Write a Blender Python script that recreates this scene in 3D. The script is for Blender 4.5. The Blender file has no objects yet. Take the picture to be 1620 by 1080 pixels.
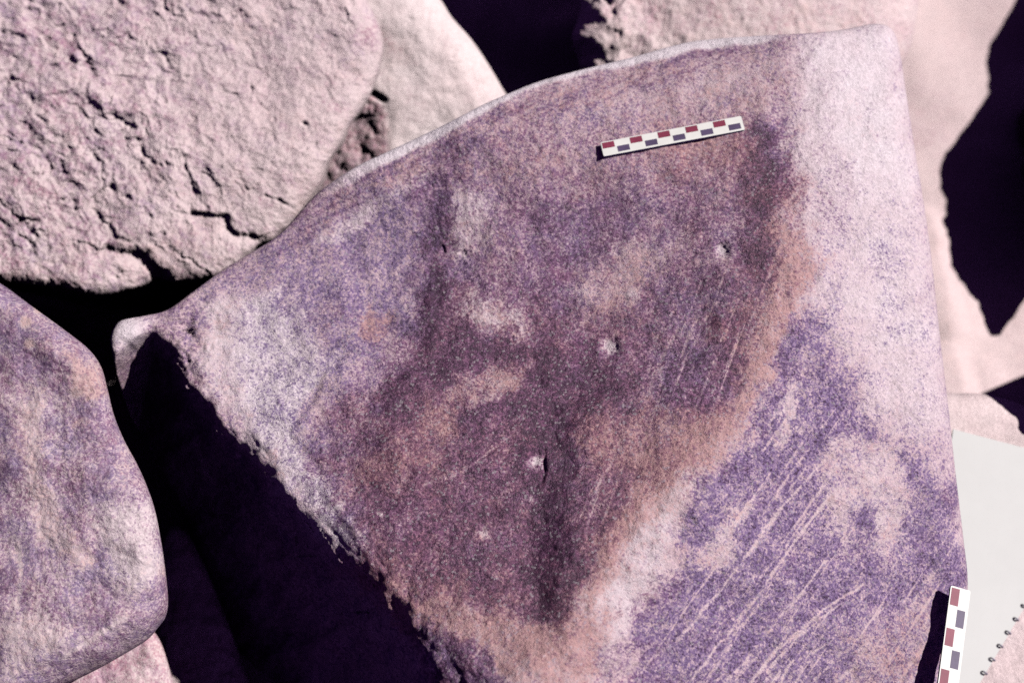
import bpy, math
import numpy as np
from mathutils import Matrix, Vector

# ------------------------------------------------------------------ camera
TILT = math.radians(30)            # camera looks down, 30 degrees off plumb
DIST = 1.0                         # metres from lens to the middle of the big boulder
LENS, SENSOR = 50.0, 36.0
S = SENSOR / LENS / 1620.0 * DIST  # metres per photo pixel at the distance DIST
scene = bpy.context.scene
col = scene.collection
ROT = Matrix.Rotation(TILT, 4, 'X')

cam_d = bpy.data.cameras.new('camera')
cam = bpy.data.objects.new('camera', cam_d)
col.objects.link(cam)
cam.matrix_world = ROT @ Matrix.Translation((0, 0, DIST))
cam_d.lens = LENS
cam_d.sensor_width = SENSOR
cam_d.clip_start = 0.02
cam_d.clip_end = 500
cam_d.dof.use_dof = True
cam_d.dof.focus_distance = 1.0
cam_d.dof.aperture_fstop = 3.9
scene.camera = cam

# ------------------------------------------------------------------ light
SUN_L = Vector((0.66, 0.41, 0.63)).normalized()      # towards the sun, in the tilted frame
SUN_W = (ROT.to_3x3() @ SUN_L).normalized()
elev = math.asin(SUN_W.z)
azim = math.atan2(SUN_W.x, SUN_W.y)
world = bpy.data.worlds.new('World')
scene.world = world
world.use_nodes = True
wn = world.node_tree
wn.nodes.clear()
sky = wn.nodes.new('ShaderNodeTexSky')
sky.sky_type = 'NISHITA'
sky.sun_disc = False
sky.sun_elevation = elev
sky.sun_rotation = azim
bg = wn.nodes.new('ShaderNodeBackground')
bg.inputs['Strength'].default_value = 0.07
sky.altitude = 2500
sky.air_density = 0.22
sky.dust_density = 0.2
sky.ozone_density = 3.0
wo = wn.nodes.new('ShaderNodeOutputWorld')
tint = wn.nodes.new('ShaderNodeMix')
tint.data_type = 'RGBA'; tint.blend_type = 'MULTIPLY'
tint.inputs['Factor'].default_value = 1.0
tint.inputs[7].default_value = (1.55, 0.36, 0.85, 1.0)      # the faded slide's magenta cast
wn.links.new(sky.outputs[0], tint.inputs[6])
wn.links.new(tint.outputs[2], bg.inputs['Color'])
wn.links.new(bg.outputs[0], wo.inputs['Surface'])

sun_d = bpy.data.lights.new('sun', 'SUN')
sun_d.energy = 5.0
sun_d.angle = math.radians(0.53)
sun_d.color = (1.0, 0.945, 0.925)
sun = bpy.data.objects.new('sun', sun_d)
col.objects.link(sun)
sun.rotation_euler = SUN_W.to_track_quat('Z', 'Y').to_euler()
sun.location = SUN_W * 5

scene.view_settings.view_transform = 'Standard'
scene.view_settings.look = 'None'
scene.view_settings.exposure = 0.10
scene.view_settings.gamma = 1.0
scene.view_settings.use_curve_mapping = False
scene.render.engine = 'CYCLES'
scene.cycles.use_denoising = False
scene.cycles.max_bounces = 3
scene.cycles.diffuse_bounces = 0
scene.cycles.glossy_bounces = 0

GROUND_Z = -0.36

# ------------------------------------------------------------------ numpy noise
def _hash(ix, iy, iz, seed):
    h = (ix.astype(np.int64) * 374761393 + iy.astype(np.int64) * 668265263 +
         iz.astype(np.int64) * 2147483647 + seed * 974634777) & 0xFFFFFFFF
    h = ((h ^ (h >> 13)) * 1274126177) & 0xFFFFFFFF
    h = ((h ^ (h >> 16)) * 2246822519) & 0xFFFFFFFF
    return (h ^ (h >> 15)) & 0xFFFFFFFF

def rnd(ix, iy, seed):
    return _hash(ix, iy, np.zeros_like(ix), seed) / 4294967295.0

def perlin(x, y, seed=0):
    xi, yi = np.floor(x), np.floor(y)
    xf, yf = x - xi, y - yi
    u = xf * xf * xf * (xf * (xf * 6 - 15) + 10)
    v = yf * yf * yf * (yf * (yf * 6 - 15) + 10)
    xi = xi.astype(np.int64); yi = yi.astype(np.int64)
    def g(dx, dy):
        a = rnd(xi + dx, yi + dy, seed) * 2 * np.pi
        return np.cos(a) * (xf - dx) + np.sin(a) * (yf - dy)
    a = g(0, 0) * (1 - u) + g(1, 0) * u
    b = g(0, 1) * (1 - u) + g(1, 1) * u
    return (a * (1 - v) + b * v) * 1.5

def fbm(x, y, octaves=4, seed=0, gain=0.5, lac=2.03):
    s = 0; a = 1.0; t = 0
    for o in range(octaves):
        s = s + a * perlin(x, y, seed + o * 17); t += a
        x = x * lac + 13.7; y = y * lac - 7.1; a *= gain
    return s / t

def ridged(x, y, octaves=4, seed=0, gain=0.5):
    s = 0; a = 1.0; t = 0
    for o in range(octaves):
        s = s + a * (1 - 2 * np.abs(perlin(x, y, seed + o * 17))); t += a
        x = x * 2.07 + 3.1; y = y * 2.07 + 9.2; a *= gain
    return s / t

def facet(x, y, seed=0, k=0.9, q=0.55):
    """upper envelope of randomly tilted planes: broken, chunky stone"""
    xi = np.floor(x).astype(np.int64); yi = np.floor(y).astype(np.int64)
    best = np.full(x.shape, -9.0)
    for dx in (-1, 0, 1):
        for dy in (-1, 0, 1):
            cx, cy = xi + dx, yi + dy
            px = cx + rnd(cx, cy, seed); py = cy + rnd(cx, cy, seed + 1)
            gx = (rnd(cx, cy, seed + 2) * 2 - 1) * k; gy = (rnd(cx, cy, seed + 3) * 2 - 1) * k
            ax, ay = x - px, y - py
            best = np.maximum(best, rnd(cx, cy, seed + 4) * 0.5 + gx * ax + gy * ay - q * (ax * ax + ay * ay))
    return best

def sstep(a, b, x):
    t = np.clip((x - a) / (b - a), 0, 1)
    return t * t * (3 - 2 * t)

def softplus(x, w):
    return w * np.logaddexp(0, x / w)

# ------------------------------------------------------------------ outlines, polygons
def smooth_loop(pts, n=720, rough=0.0, seed=0):
    """closed Catmull-Rom through the points"""
    P = np.array(pts, float); m = len(P); out = []
    per = max(4, n // m)
    for i in range(m):
        p0, p1, p2, p3 = P[i - 1], P[i], P[(i + 1) % m], P[(i + 2) % m]
        for t in np.linspace(0, 1, per, endpoint=False):
            out.append(0.5 * ((2 * p1) + (-p0 + p2) * t + (2 * p0 - 5 * p1 + 4 * p2 - p3) * t * t +
                              (-p0 + 3 * p1 - 3 * p2 + p3) * t ** 3))
    return np.array(out)

def seg_dist(x, y, poly, closed=True):
    """distance to a polyline, and the index of the nearest segment and side"""
    P = np.asarray(poly, float)
    Q = np.roll(P, -1, axis=0) if closed else P[1:]
    P0 = P if closed else P[:-1]
    best = np.full(x.shape, 1e9); side = np.zeros(x.shape)
    for a, b in zip(P0, Q):
        d = b - a; L = d @ d
        if L < 1e-12: continue
        t = np.clip(((x - a[0]) * d[0] + (y - a[1]) * d[1]) / L, 0, 1)
        ex, ey = x - a[0] - t * d[0], y - a[1] - t * d[1]
        dd = np.hypot(ex, ey)
        m = dd < best
        best = np.where(m, dd, best)
        side = np.where(m, np.sign(d[0] * (y - a[1]) - d[1] * (x - a[0])), side)
    return best, side

def inside(x, y, poly):
    P = np.asarray(poly, float); Q = np.roll(P, -1, axis=0)
    c = np.zeros(x.shape, bool)
    for a, b in zip(P, Q):
        if a[1] == b[1]: continue
        m = (a[1] > y) != (b[1] > y)
        xx = (b[0] - a[0]) * (y - a[1]) / (b[1] - a[1]) + a[0]
        c ^= m & (x < xx)
    return c

def poly_mask(x, y, poly, soft):
    d, _ = seg_dist(x, y, poly)
    d = np.where(inside(x, y, poly), d, -d)
    return sstep(-soft, soft, d)

# photo pixel (1620 x 1080) to the tilted frame, on the plane z = a + b x + c y
def on_plane(px, py, plane):
    a, b, c = plane
    u = (np.asarray(px, float) - 810) * S / DIST
    v = -(np.asarray(py, float) - 540) * S / DIST
    k = b * u + c * v
    z = (a + k * DIST) / (1 + k)
    return u * (DIST - z), v * (DIST - z), z

def to_px(x, y, z):
    f = DIST / (S * (DIST - z))
    return 810 + x * f, 540 - y * f

TO_W = np.array(ROT.to_3x3())

# ------------------------------------------------------------------ mesh building
def tag(o, label, cat=None, group=None, kind=None):
    if label: o['label'] = label
    if cat: o['category'] = cat
    if group: o['group'] = group
    if kind: o['kind'] = kind

def mesh_from(name, V, F, mat, smooth=True, attr=None, origin=(0, 0, 0)):
    me = bpy.data.meshes.new(name)
    V = np.asarray(V, np.float32) - np.asarray(origin, np.float32)
    F = np.asarray(F, np.int32)
    me.vertices.add(len(V)); me.vertices.foreach_set('co', V.ravel())
    k = F.shape[1]
    me.loops.add(F.size); me.loops.foreach_set('vertex_index', F.ravel())
    me.polygons.add(len(F))
    me.polygons.foreach_set('loop_start', np.arange(0, F.size, k, dtype=np.int32))
    me.update(calc_edges=True)
    if smooth:
        me.polygons.foreach_set('use_smooth', np.ones(len(F), bool))
    if attr is not None:
        A = me.attributes.new('cover', 'FLOAT_COLOR', 'POINT')
        A.data.foreach_set('color', np.asarray(attr, np.float32).ravel())
    me.validate()
    me.materials.append(mat)
    o = bpy.data.objects.new(name, me)
    o.location = origin
    col.objects.link(o)
    return o

def rock(name, outline_px, plane, N, relief, cover, mat, centre=None, radius=0.02,
         skirt='ray', shrink=0.12, hang=None, streak=None, reach=GROUND_Z - 0.02):
    """a boulder: its outline lies on a plane of its own in the pile, the seen side carries
    relief, the rim rolls over and the flanks run down into the ground, closed underneath"""
    loop = smooth_loop(outline_px)
    lx, ly, lz = on_plane(loop[:, 0], loop[:, 1], plane)
    if centre is None: centre = loop.mean(0)
    cx, cy, cz = on_plane(centre[0], centre[1], plane)
    ang = np.unwrap(np.arctan2(ly - cy, lx - cx))
    rad = np.hypot(lx - cx, ly - cy)
    order = np.argsort(np.mod(ang, 2 * np.pi))
    am = np.mod(ang, 2 * np.pi)[order]; rm = rad[order]
    am = np.concatenate([am - 2 * np.pi, am, am + 2 * np.pi]); rm = np.tile(rm, 3)
    g = np.linspace(-1, 1, N)
    # a little denser towards the rim
    U, Vv = np.meshgrid(g, g)
    r = np.maximum(np.abs(U), np.abs(Vv))
    th = np.arctan2(Vv, U)
    rr = np.interp(th, am, rm)
    X = cx + np.cos(th) * rr * r; Y = cy + np.sin(th) * rr * r
    d, _ = seg_dist(X, Y, np.stack([lx, ly], 1)[::4])
    d = np.where(r >= 0.99999, 0, d)
    base = plane[0] + plane[1] * X + plane[2] * Y
    PX, PY = to_px(X, Y, base)
    R = radius(PX, PY) if callable(radius) else radius
    e = np.clip(d / R, 0, 1)
    drop = -R * (1 - np.sqrt(np.clip(1 - (1 - e) ** 2, 0, 1)))
    Z = base + drop + relief(X, Y, PX, PY, d)
    # the fall of the surface narrows or widens the stone a little, so its edge stays where it was surveyed
    kk = (DIST - Z) / (DIST - base)
    X = X * kk; Y = Y * kk
    V = np.stack([X, Y, Z], -1).reshape(-1, 3)
    idx = np.arange(N * N).reshape(N, N)
    F = [np.stack([idx[:-1, :-1], idx[:-1, 1:], idx[1:, 1:], idx[1:, :-1]], -1).reshape(-1, 4)]
    # rim loop
    ring = np.concatenate([idx[0, :-1], idx[:-1, -1], idx[-1, :0:-1], idx[:0:-1, 0]])
    P = V[ring]
    steps = 18
    prev = ring; nv = len(V); allV = [V]
    T = (P[:, 2] - (reach - P[:, 1] * TO_W[2, 1]) / TO_W[2, 2])
    T = np.maximum(T, 0.02)
    for j in range(1, steps + 1):
        f = j / steps
        z = P[:, 2] - T * f
        k = 1 - shrink * (math.sin(f * math.pi * 0.5) ** 1.3)
        sc = (DIST - z) / (DIST - P[:, 2]) if skirt == 'ray' else 1.0
        if hang is not None: sc = 1 + (sc - 1) * hang(*to_px(P[:, 0], P[:, 1], P[:, 2]))
        wob = 0.006 * fbm(P[:, 0] * 14 + f * 5, P[:, 1] * 14 + 40 + f * 7, 4, 5) * min(1, f * 6)
        ccx, ccy = cx * np.mean(sc), cy * np.mean(sc)
        x = ccx + (P[:, 0] * sc - ccx) * (k - np.abs(wob) * 4)
        y = ccy + (P[:, 1] * sc - ccy) * (k - np.abs(wob) * 4)
        allV.append(np.stack([x, y, z], 1))
        cur = np.arange(nv, nv + len(ring)); nv += len(ring)
        F.append(np.stack([prev, cur, np.roll(cur, -1), np.roll(prev, -1)], -1))
        prev = cur
    allV.append(np.array([[allV[-1][:, 0].mean(), allV[-1][:, 1].mean(), allV[-1][:, 2].mean()]]))
    c = nv
    F.append(np.stack([prev, np.full(len(prev), c), np.full(len(prev), c), np.roll(prev, -1)], -1))
    V = np.concatenate(allV)
    F = np.concatenate(F)
    PXv, PYv = to_px(V[:, 0], V[:, 1], V[:, 2])
    dv = np.concatenate([d.ravel(), np.zeros(len(V) - N * N)])
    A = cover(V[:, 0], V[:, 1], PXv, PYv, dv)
    ST = streak(PXv, PYv) if streak else None
    W = V @ TO_W.T
    org = W[-1]
    # last faces are triangles: split off
    ntri = len(prev)
    tri = F[-ntri:]
    quads = F[:-ntri]
    tq = np.stack([tri[:, 0], tri[:, 1], tri[:, 3], tri[:, 3]], -1)
    me_faces = quads
    o = mesh_from_mixed(name, W, me_faces, tq[:, :3], mat, A, org)
    if ST is not None:
        sa = o.data.attributes.new('streak', 'FLOAT_COLOR', 'POINT')
        sa.data.foreach_set('color', ST.astype(np.float32).ravel())
    return o, V[:N * N]

def mesh_from_mixed(name, V, Q, T, mat, attr, origin):
    me = bpy.data.meshes.new(name)
    V = (np.asarray(V) - origin).astype(np.float32)
    me.vertices.add(len(V)); me.vertices.foreach_set('co', V.ravel())
    li = np.concatenate([Q.ravel(), T.ravel()]).astype(np.int32)
    ls = np.concatenate([np.arange(len(Q)) * 4, len(Q) * 4 + np.arange(len(T)) * 3]).astype(np.int32)
    me.loops.add(len(li)); me.loops.foreach_set('vertex_index', li)
    me.polygons.add(len(ls)); me.polygons.foreach_set('loop_start', ls)
    me.update(calc_edges=True)
    me.polygons.foreach_set('use_smooth', np.ones(len(ls), bool))
    A = me.attributes.new('cover', 'FLOAT_COLOR', 'POINT')
    A.data.foreach_set('color', np.asarray(attr, np.float32).ravel())
    me.materials.append(mat)
    o = bpy.data.objects.new(name, me)
    o.location = origin
    col.objects.link(o)
    return o

# ------------------------------------------------------------------ materials
class NT:
    def __init__(self, name):
        self.m = bpy.data.materials.new(name); self.m.use_nodes = True
        self.t = self.m.node_tree; self.t.nodes.clear()
    def n(self, typ, **kw):
        o = self.t.nodes.new(typ)
        for k, v in kw.items(): setattr(o, k, v)
        return o
    def put(self, sock, v):
        if isinstance(v, bpy.types.NodeSocket): self.t.links.new(v, sock)
        else: sock.default_value = v
    def math(self, op, a, b=0.0, c=0.0, clamp=False):
        o = self.n('ShaderNodeMath', operation=op, use_clamp=clamp)
        self.put(o.inputs[0], a); self.put(o.inputs[1], b); self.put(o.inputs[2], c)
        return o.outputs[0]
    def mix(self, f, a, b, blend='MIX'):
        o = self.n('ShaderNodeMix', data_type='RGBA', blend_type=blend)
        self.put(o.inputs['Factor'], f)
        self.put(o.inputs[6], a); self.put(o.inputs[7], b)
        return o.outputs[2]
    def noise(self, vec, scale, detail=4, rough=0.6, dist=0.0):
        o = self.n('ShaderNodeTexNoise')
        self.put(o.inputs['Vector'], vec); o.inputs['Scale'].default_value = scale
        o.inputs['Detail'].default_value = detail; o.inputs['Roughness'].default_value = rough
        o.inputs['Distortion'].default_value = dist
        return o.outputs[0]
    def ramp(self, x, a, b):
        o = self.n('ShaderNodeMapRange', interpolation_type='SMOOTHSTEP')
        self.put(o.inputs[0], x); self.put(o.inputs[1], a); self.put(o.inputs[2], b)
        return o.outputs[0]

def rgba(c): return (c[0], c[1], c[2], 1.0)

def stone(name, pale, chalk, patina, dark, rust, grain=700, bump=0.5, contrast=1.0, rough_patina=0.5):
    t = NT(name)
    tc = t.n('ShaderNodeTexCoord').outputs['Object']
    at = t.n('ShaderNodeAttribute', attribute_name='cover')
    sep = t.n('ShaderNodeSeparateColor'); t.t.links.new(at.outputs['Color'], sep.inputs[0])
    P, G, B = sep.outputs
    Cool = at.outputs['Alpha']
    fr = t.noise(tc, 75, 9, 0.78, 0.4)                 # fractal: stains of every size down to single grains
    fr2 = t.noise(tc, 130, 8, 0.8, 0.2)
    n1 = t.noise(tc, 330, 4, 0.7, 0.3)
    n2 = t.noise(tc, grain * 1.3, 2, 0.6)
    n_h = t.noise(tc, 38, 8, 0.75)
    vo = t.n('ShaderNodeTexVoronoi'); t.put(vo.inputs['Vector'], tc); vo.inputs['Scale'].default_value = grain
    vsep = t.n('ShaderNodeSeparateColor'); t.t.links.new(vo.outputs['Color'], vsep.inputs[0])
    cell = vsep.outputs[0]; cell2 = vsep.outputs[1]
    # varnish coverage, broken up from patches down to grains
    s = t.math('MULTIPLY_ADD', t.math('SUBTRACT', fr, 0.5), 0.85 * contrast, P)
    s = t.math('MULTIPLY_ADD', t.math('SUBTRACT', n1, 0.5), 0.90 * contrast, s)
    s = t.math('MULTIPLY_ADD', t.math('SUBTRACT', n2, 0.5), 1.0 * contrast, s)
    s = t.math('MULTIPLY_ADD', t.math('SUBTRACT', cell, 0.5), 0.50 * contrast, s)
    st_at = t.n('ShaderNodeAttribute', attribute_name='streak')
    ssep = t.n('ShaderNodeSeparateColor'); t.t.links.new(st_at.outputs['Color'], ssep.inputs[0])
    for k_, (dx, dy, fine) in enumerate(((-.64, -.77, 300), (-.40, -.92, 300))):
        along = (ROT.to_3x3() @ Vector((dx, dy, -.4 * dy))).normalized()
        nrm_ = (ROT.to_3x3() @ Vector((0, .37, .93))).normalized()
        across = along.cross(nrm_).normalized()
        cmb = t.n('ShaderNodeCombineXYZ')
        for ax_, (vec, sc_) in enumerate(((along, 9.0), (across, fine))):
            dot = t.n('ShaderNodeVectorMath', operation='DOT_PRODUCT')
            t.put(dot.inputs[0], tc); dot.inputs[1].default_value = vec * sc_
            t.put(cmb.inputs[ax_], dot.outputs['Value'])
        ns = t.noise(cmb.outputs[0], 1.0, 4, 0.55, 0.25)
        m_ = t.math('MULTIPLY', t.ramp(ns, 0.54, 0.72), ssep.outputs[k_])
        s = t.math('MULTIPLY_ADD', m_, -0.45, s)
    f1 = t.ramp(s, 0.18, 0.80)
    f2 = t.ramp(s, 0.68, 1.15)
    g = t.math('MULTIPLY_ADD', t.math('SUBTRACT', fr2, 0.5), 1.7, G)
    g = t.math('MULTIPLY_ADD', t.math('SUBTRACT', cell2, 0.5), 0.3, g)
    fg = t.ramp(g, 0.2, 1.0)
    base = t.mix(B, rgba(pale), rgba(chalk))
    base = t.mix(t.math('MULTIPLY', fg, 0.85), base, rgba(rust))
    hue = t.ramp(t.math('ADD', t.math('MULTIPLY', t.math('SUBTRACT', n_h, 0.5), 1.6), Cool), 0.15, 0.85)
    patina2 = t.mix(hue, rgba((patina[0] * 1.08, patina[1] * .72, patina[2] * .74)), rgba((patina[0] * 1.08, patina[1] * 1.25, patina[2] * 1.26)))
    pat = t.mix(t.math('MULTIPLY', fg, 0.45), patina2, rgba((rust[0] * .48, rust[1] * .36, rust[2] * .33)))
    c = t.mix(f1, base, pat)
    c = t.mix(t.math('MULTIPLY', f2, 0.9), c, rgba(dark))
    c = t.mix(t.math('MULTIPLY', t.math('GREATER_THAN', cell, 0.95), 0.28), c, rgba(chalk))      # feldspar grains
    c = t.mix(t.math('MULTIPLY', t.math('LESS_THAN', cell, 0.07), t.math('MULTIPLY_ADD', f1, 0.5, 0.08)), c, rgba(dark))            # mica grains
    tone = t.math('MULTIPLY_ADD', cell2, 0.24, t.math('MULTIPLY_ADD', fr2, 0.5, 0.63))
    comb = t.n('ShaderNodeCombineColor')
    for i in range(3): t.put(comb.inputs[i], tone)
    c = t.mix(1.0, c, comb.outputs[0], 'MULTIPLY')
    bs = t.n('ShaderNodeBsdfPrincipled')
    t.put(bs.inputs['Base Color'], c)
    t.put(bs.inputs['Roughness'], t.math('MULTIPLY_ADD', f1, rough_patina - 0.9, 0.9))
    bs.inputs['Specular IOR Level'].default_value = 0.5
    h = t.math('MULTIPLY_ADD', n2, 0.42, t.math('MULTIPLY_ADD', n1, 0.75, t.math('MULTIPLY', fr2, 0.9)))
    h = t.math('MULTIPLY_ADD', cell, 0.28, h)
    bu = t.n('ShaderNodeBump'); bu.inputs['Strength'].default_value = bump
    bu.inputs['Distance'].default_value = 0.0056
    t.put(bu.inputs['Height'], h)
    t.t.links.new(bu.outputs[0], bs.inputs['Normal'])
    o = t.n('ShaderNodeOutputMaterial'); t.t.links.new(bs.outputs[0], o.inputs[0])
    return t.m

def plain(name, c, rough=0.6, vary=0.08, scale=300, bump=0.05, spec=0.3):
    t = NT(name)
    tc = t.n('ShaderNodeTexCoord').outputs['Object']
    n = t.noise(tc, scale, 4, 0.6)
    n_big = t.noise(tc, scale * 0.12, 3, 0.55)
    f = t.math('MULTIPLY_ADD', n_big, 0.6, t.math('MULTIPLY', n, 0.4))
    a = rgba([v * (1 - vary) for v in c]); b = rgba([min(1, v * (1 + vary)) for v in c])
    cc = t.mix(t.ramp(f, 0.3, 0.7), a, b)
    bs = t.n('ShaderNodeBsdfPrincipled')
    t.put(bs.inputs['Base Color'], cc); bs.inputs['Roughness'].default_value = rough
    bs.inputs['Specular IOR Level'].default_value = spec
    bu = t.n('ShaderNodeBump'); bu.inputs['Strength'].default_value = bump; bu.inputs['Distance'].default_value = 0.0005
    t.put(bu.inputs['Height'], n); t.t.links.new(bu.outputs[0], bs.inputs['Normal'])
    o = t.n('ShaderNodeOutputMaterial'); t.t.links.new(bs.outputs[0], o.inputs[0])
    return t.m

M_MAIN = stone('varnished_granite', pale=(.58, .43, .465), chalk=(.73, .66, .70), patina=(.178, .098, .215),
               dark=(.045, .018, .042), rust=(.465, .26, .25))
M_LEFT = stone('weathered_granite', pale=(.58, .455, .475), chalk=(.66, .58, .60), patina=(.225, .148, .255),
               dark=(.12, .075, .12), rust=(.52, .34, .32), bump=0.4, contrast=0.9)
M_ROUGH = stone('broken_granite', pale=(.68, .54, .555), chalk=(.72, .62, .625), patina=(.34, .22, .31),
                dark=(.14, .06, .12), rust=(.58, .41, .40), bump=0.5, contrast=0.8, rough_patina=0.85)
M_PALE = stone('bleached_granite', pale=(.72, .58, .58), chalk=(.76, .67, .67), patina=(.42, .24, .31),
               dark=(.25, .11, .18), rust=(.62, .45, .43), bump=0.4, contrast=0.7, rough_patina=0.9)

# ------------------------------------------------------------------ ground
gu = np.linspace(-1, 1, 361)
gw = np.sign(gu) * (np.abs(gu) * 0.9 + np.abs(gu) ** 9 * 60)
GX, GY = np.meshgrid(gw, gw)
fade = np.exp(-(np.hypot(GX, GY) / 6) ** 2)
GZ = GROUND_Z + fade * (0.018 * fbm(GX * 4, GY * 4, 5, 3) + 0.026 * sstep(.35, .8, facet(GX * 9, GY * 9, 9)) + 0.005 * facet(GX * 26, GY * 26, 10)
                        + 0.003 * fbm(GX * 60, GY * 60, 3, 8)) - 0.01
gi = np.arange(GX.size).reshape(GX.shape)
gF = np.stack([gi[:-1, :-1], gi[:-1, 1:], gi[1:, 1:], gi[1:, :-1]], -1).reshape(-1, 4)
gA = np.zeros((GX.size, 4)); gA[:, 3] = .5
gA[:, 0] = (0.16 + 0.3 * fbm(GX * 7, GY * 7, 4, 21)).ravel()
gA[:, 1] = (0.35 + 0.5 * fbm(GX * 5, GY * 5, 3, 22)).ravel()
ground = mesh_from('ground', np.stack([GX, GY, GZ], -1).reshape(-1, 3), gF, M_PALE, attr=gA)
tag(ground, 'pale pink sandy ground between and below the boulders', kind='structure')

# ------------------------------------------------------------------ the big varnished boulder
MAIN_PLANE = (0.0, 0.0, -0.40)
MAIN_OUT = [(178, 560), (176, 530), (190, 508), (225, 500), (265, 490), (310, 458), (360, 422), (400, 398),
            (445, 368), (500, 308), (560, 266), (620, 237), (700, 199), (760, 168), (800, 150), (850, 130),
            (910, 113), (1000, 91), (1060, 74), (1110, 64), (1200, 57), (1290, 52), (1340, 46), (1385, 38),
            (1412, 48), (1424, 85), (1434, 150), (1448, 240), (1463, 330), (1475, 420), (1488, 540), (1500, 640),
            (1512, 750), (1524, 850), (1531, 920), (1527, 1000), (1513, 1080), (1480, 1180), (1380, 1300),
            (1200, 1380), (900, 1420), (620, 1390), (470, 1270), (400, 1130), (365, 1030), (335, 940), (305, 850),
            (265, 760), (222, 690), (195, 630)]
RIDGE = [(170, 575), (192, 556), (214, 537), (240, 525), (266, 538), (292, 580), (322, 632), (352, 672), (400, 712),
         (440, 770), (480, 815), (530, 868), (585, 930), (640, 1000), (700, 1085), (770, 1190), (880, 1440)]
FLANK = [(1330, -60), (1290, 60), (1255, 250), (1235, 420), (1170, 620), (1060, 780), (960, 900), (890, 1000),
         (830, 1090), (760, 1190), (700, 1300)]
STEP = [(720, 180), (705, 280), (690, 400), (680, 500), (640, 600), (590, 680), (560, 760)]
SPUR = [(930, 560), (905, 660), (888, 760), (885, 860), (880, 1000)]
CRUST = [(560, 560), (512, 600), (490, 650), (468, 690), (500, 730), (530, 800), (580, 880)]
PITS = [(1143, 396, 12, .0028), (967, 548, 14, .0032), (850, 730, 13, .0026), (733, 401, 6, .0012),
        (700, 395, 6, .0015), (1096, 826, 7, .0015)]
SCRATCH = [
    [(1314, 718), (1229, 812), (1147, 924), (1069, 1018)], [(1326, 769), (1252, 862), (1213, 924), (1147, 1006), (1097, 1072)],
    [(1311, 878), (1260, 948), (1198, 1022), (1147, 1080)], [(1365, 924), (1299, 967), (1229, 1026), (1190, 1076)],
    [(1303, 1022), (1252, 1049), (1230, 1090)], [(1330, 1033), (1275, 1088)], [(1353, 1053), (1310, 1090)],
    [(1462, 1064), (1425, 1090)], [(1318, 777), (1268, 843)], [(1325, 960), (1262, 1003), (1215, 1060)],
    [(1144, 464), (1104, 556), (1083, 627)], [(1088, 489), (1037, 586), (1022, 627)], [(1073, 479), (1027, 556)],
    [(1170, 525), (1139, 627)], [(1119, 494), (1068, 607)], [(960, 700), (902, 767)], [(806, 690), (738, 743), (671, 767)],
    [(1008, 719), (998, 786)], [(735, 725), (735, 790)], [(985, 705), (950, 760), (925, 850)], [(1190, 520), (1172, 590)],
    [(1050, 560), (1040, 640)]]

def warp(px, py, amt=14, sc=0.02, seed=0):
    return (px + amt * fbm(px * sc, py * sc, 4, seed), py + amt * fbm(px * sc + 50, py * sc + 9, 4, seed + 3))

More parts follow.
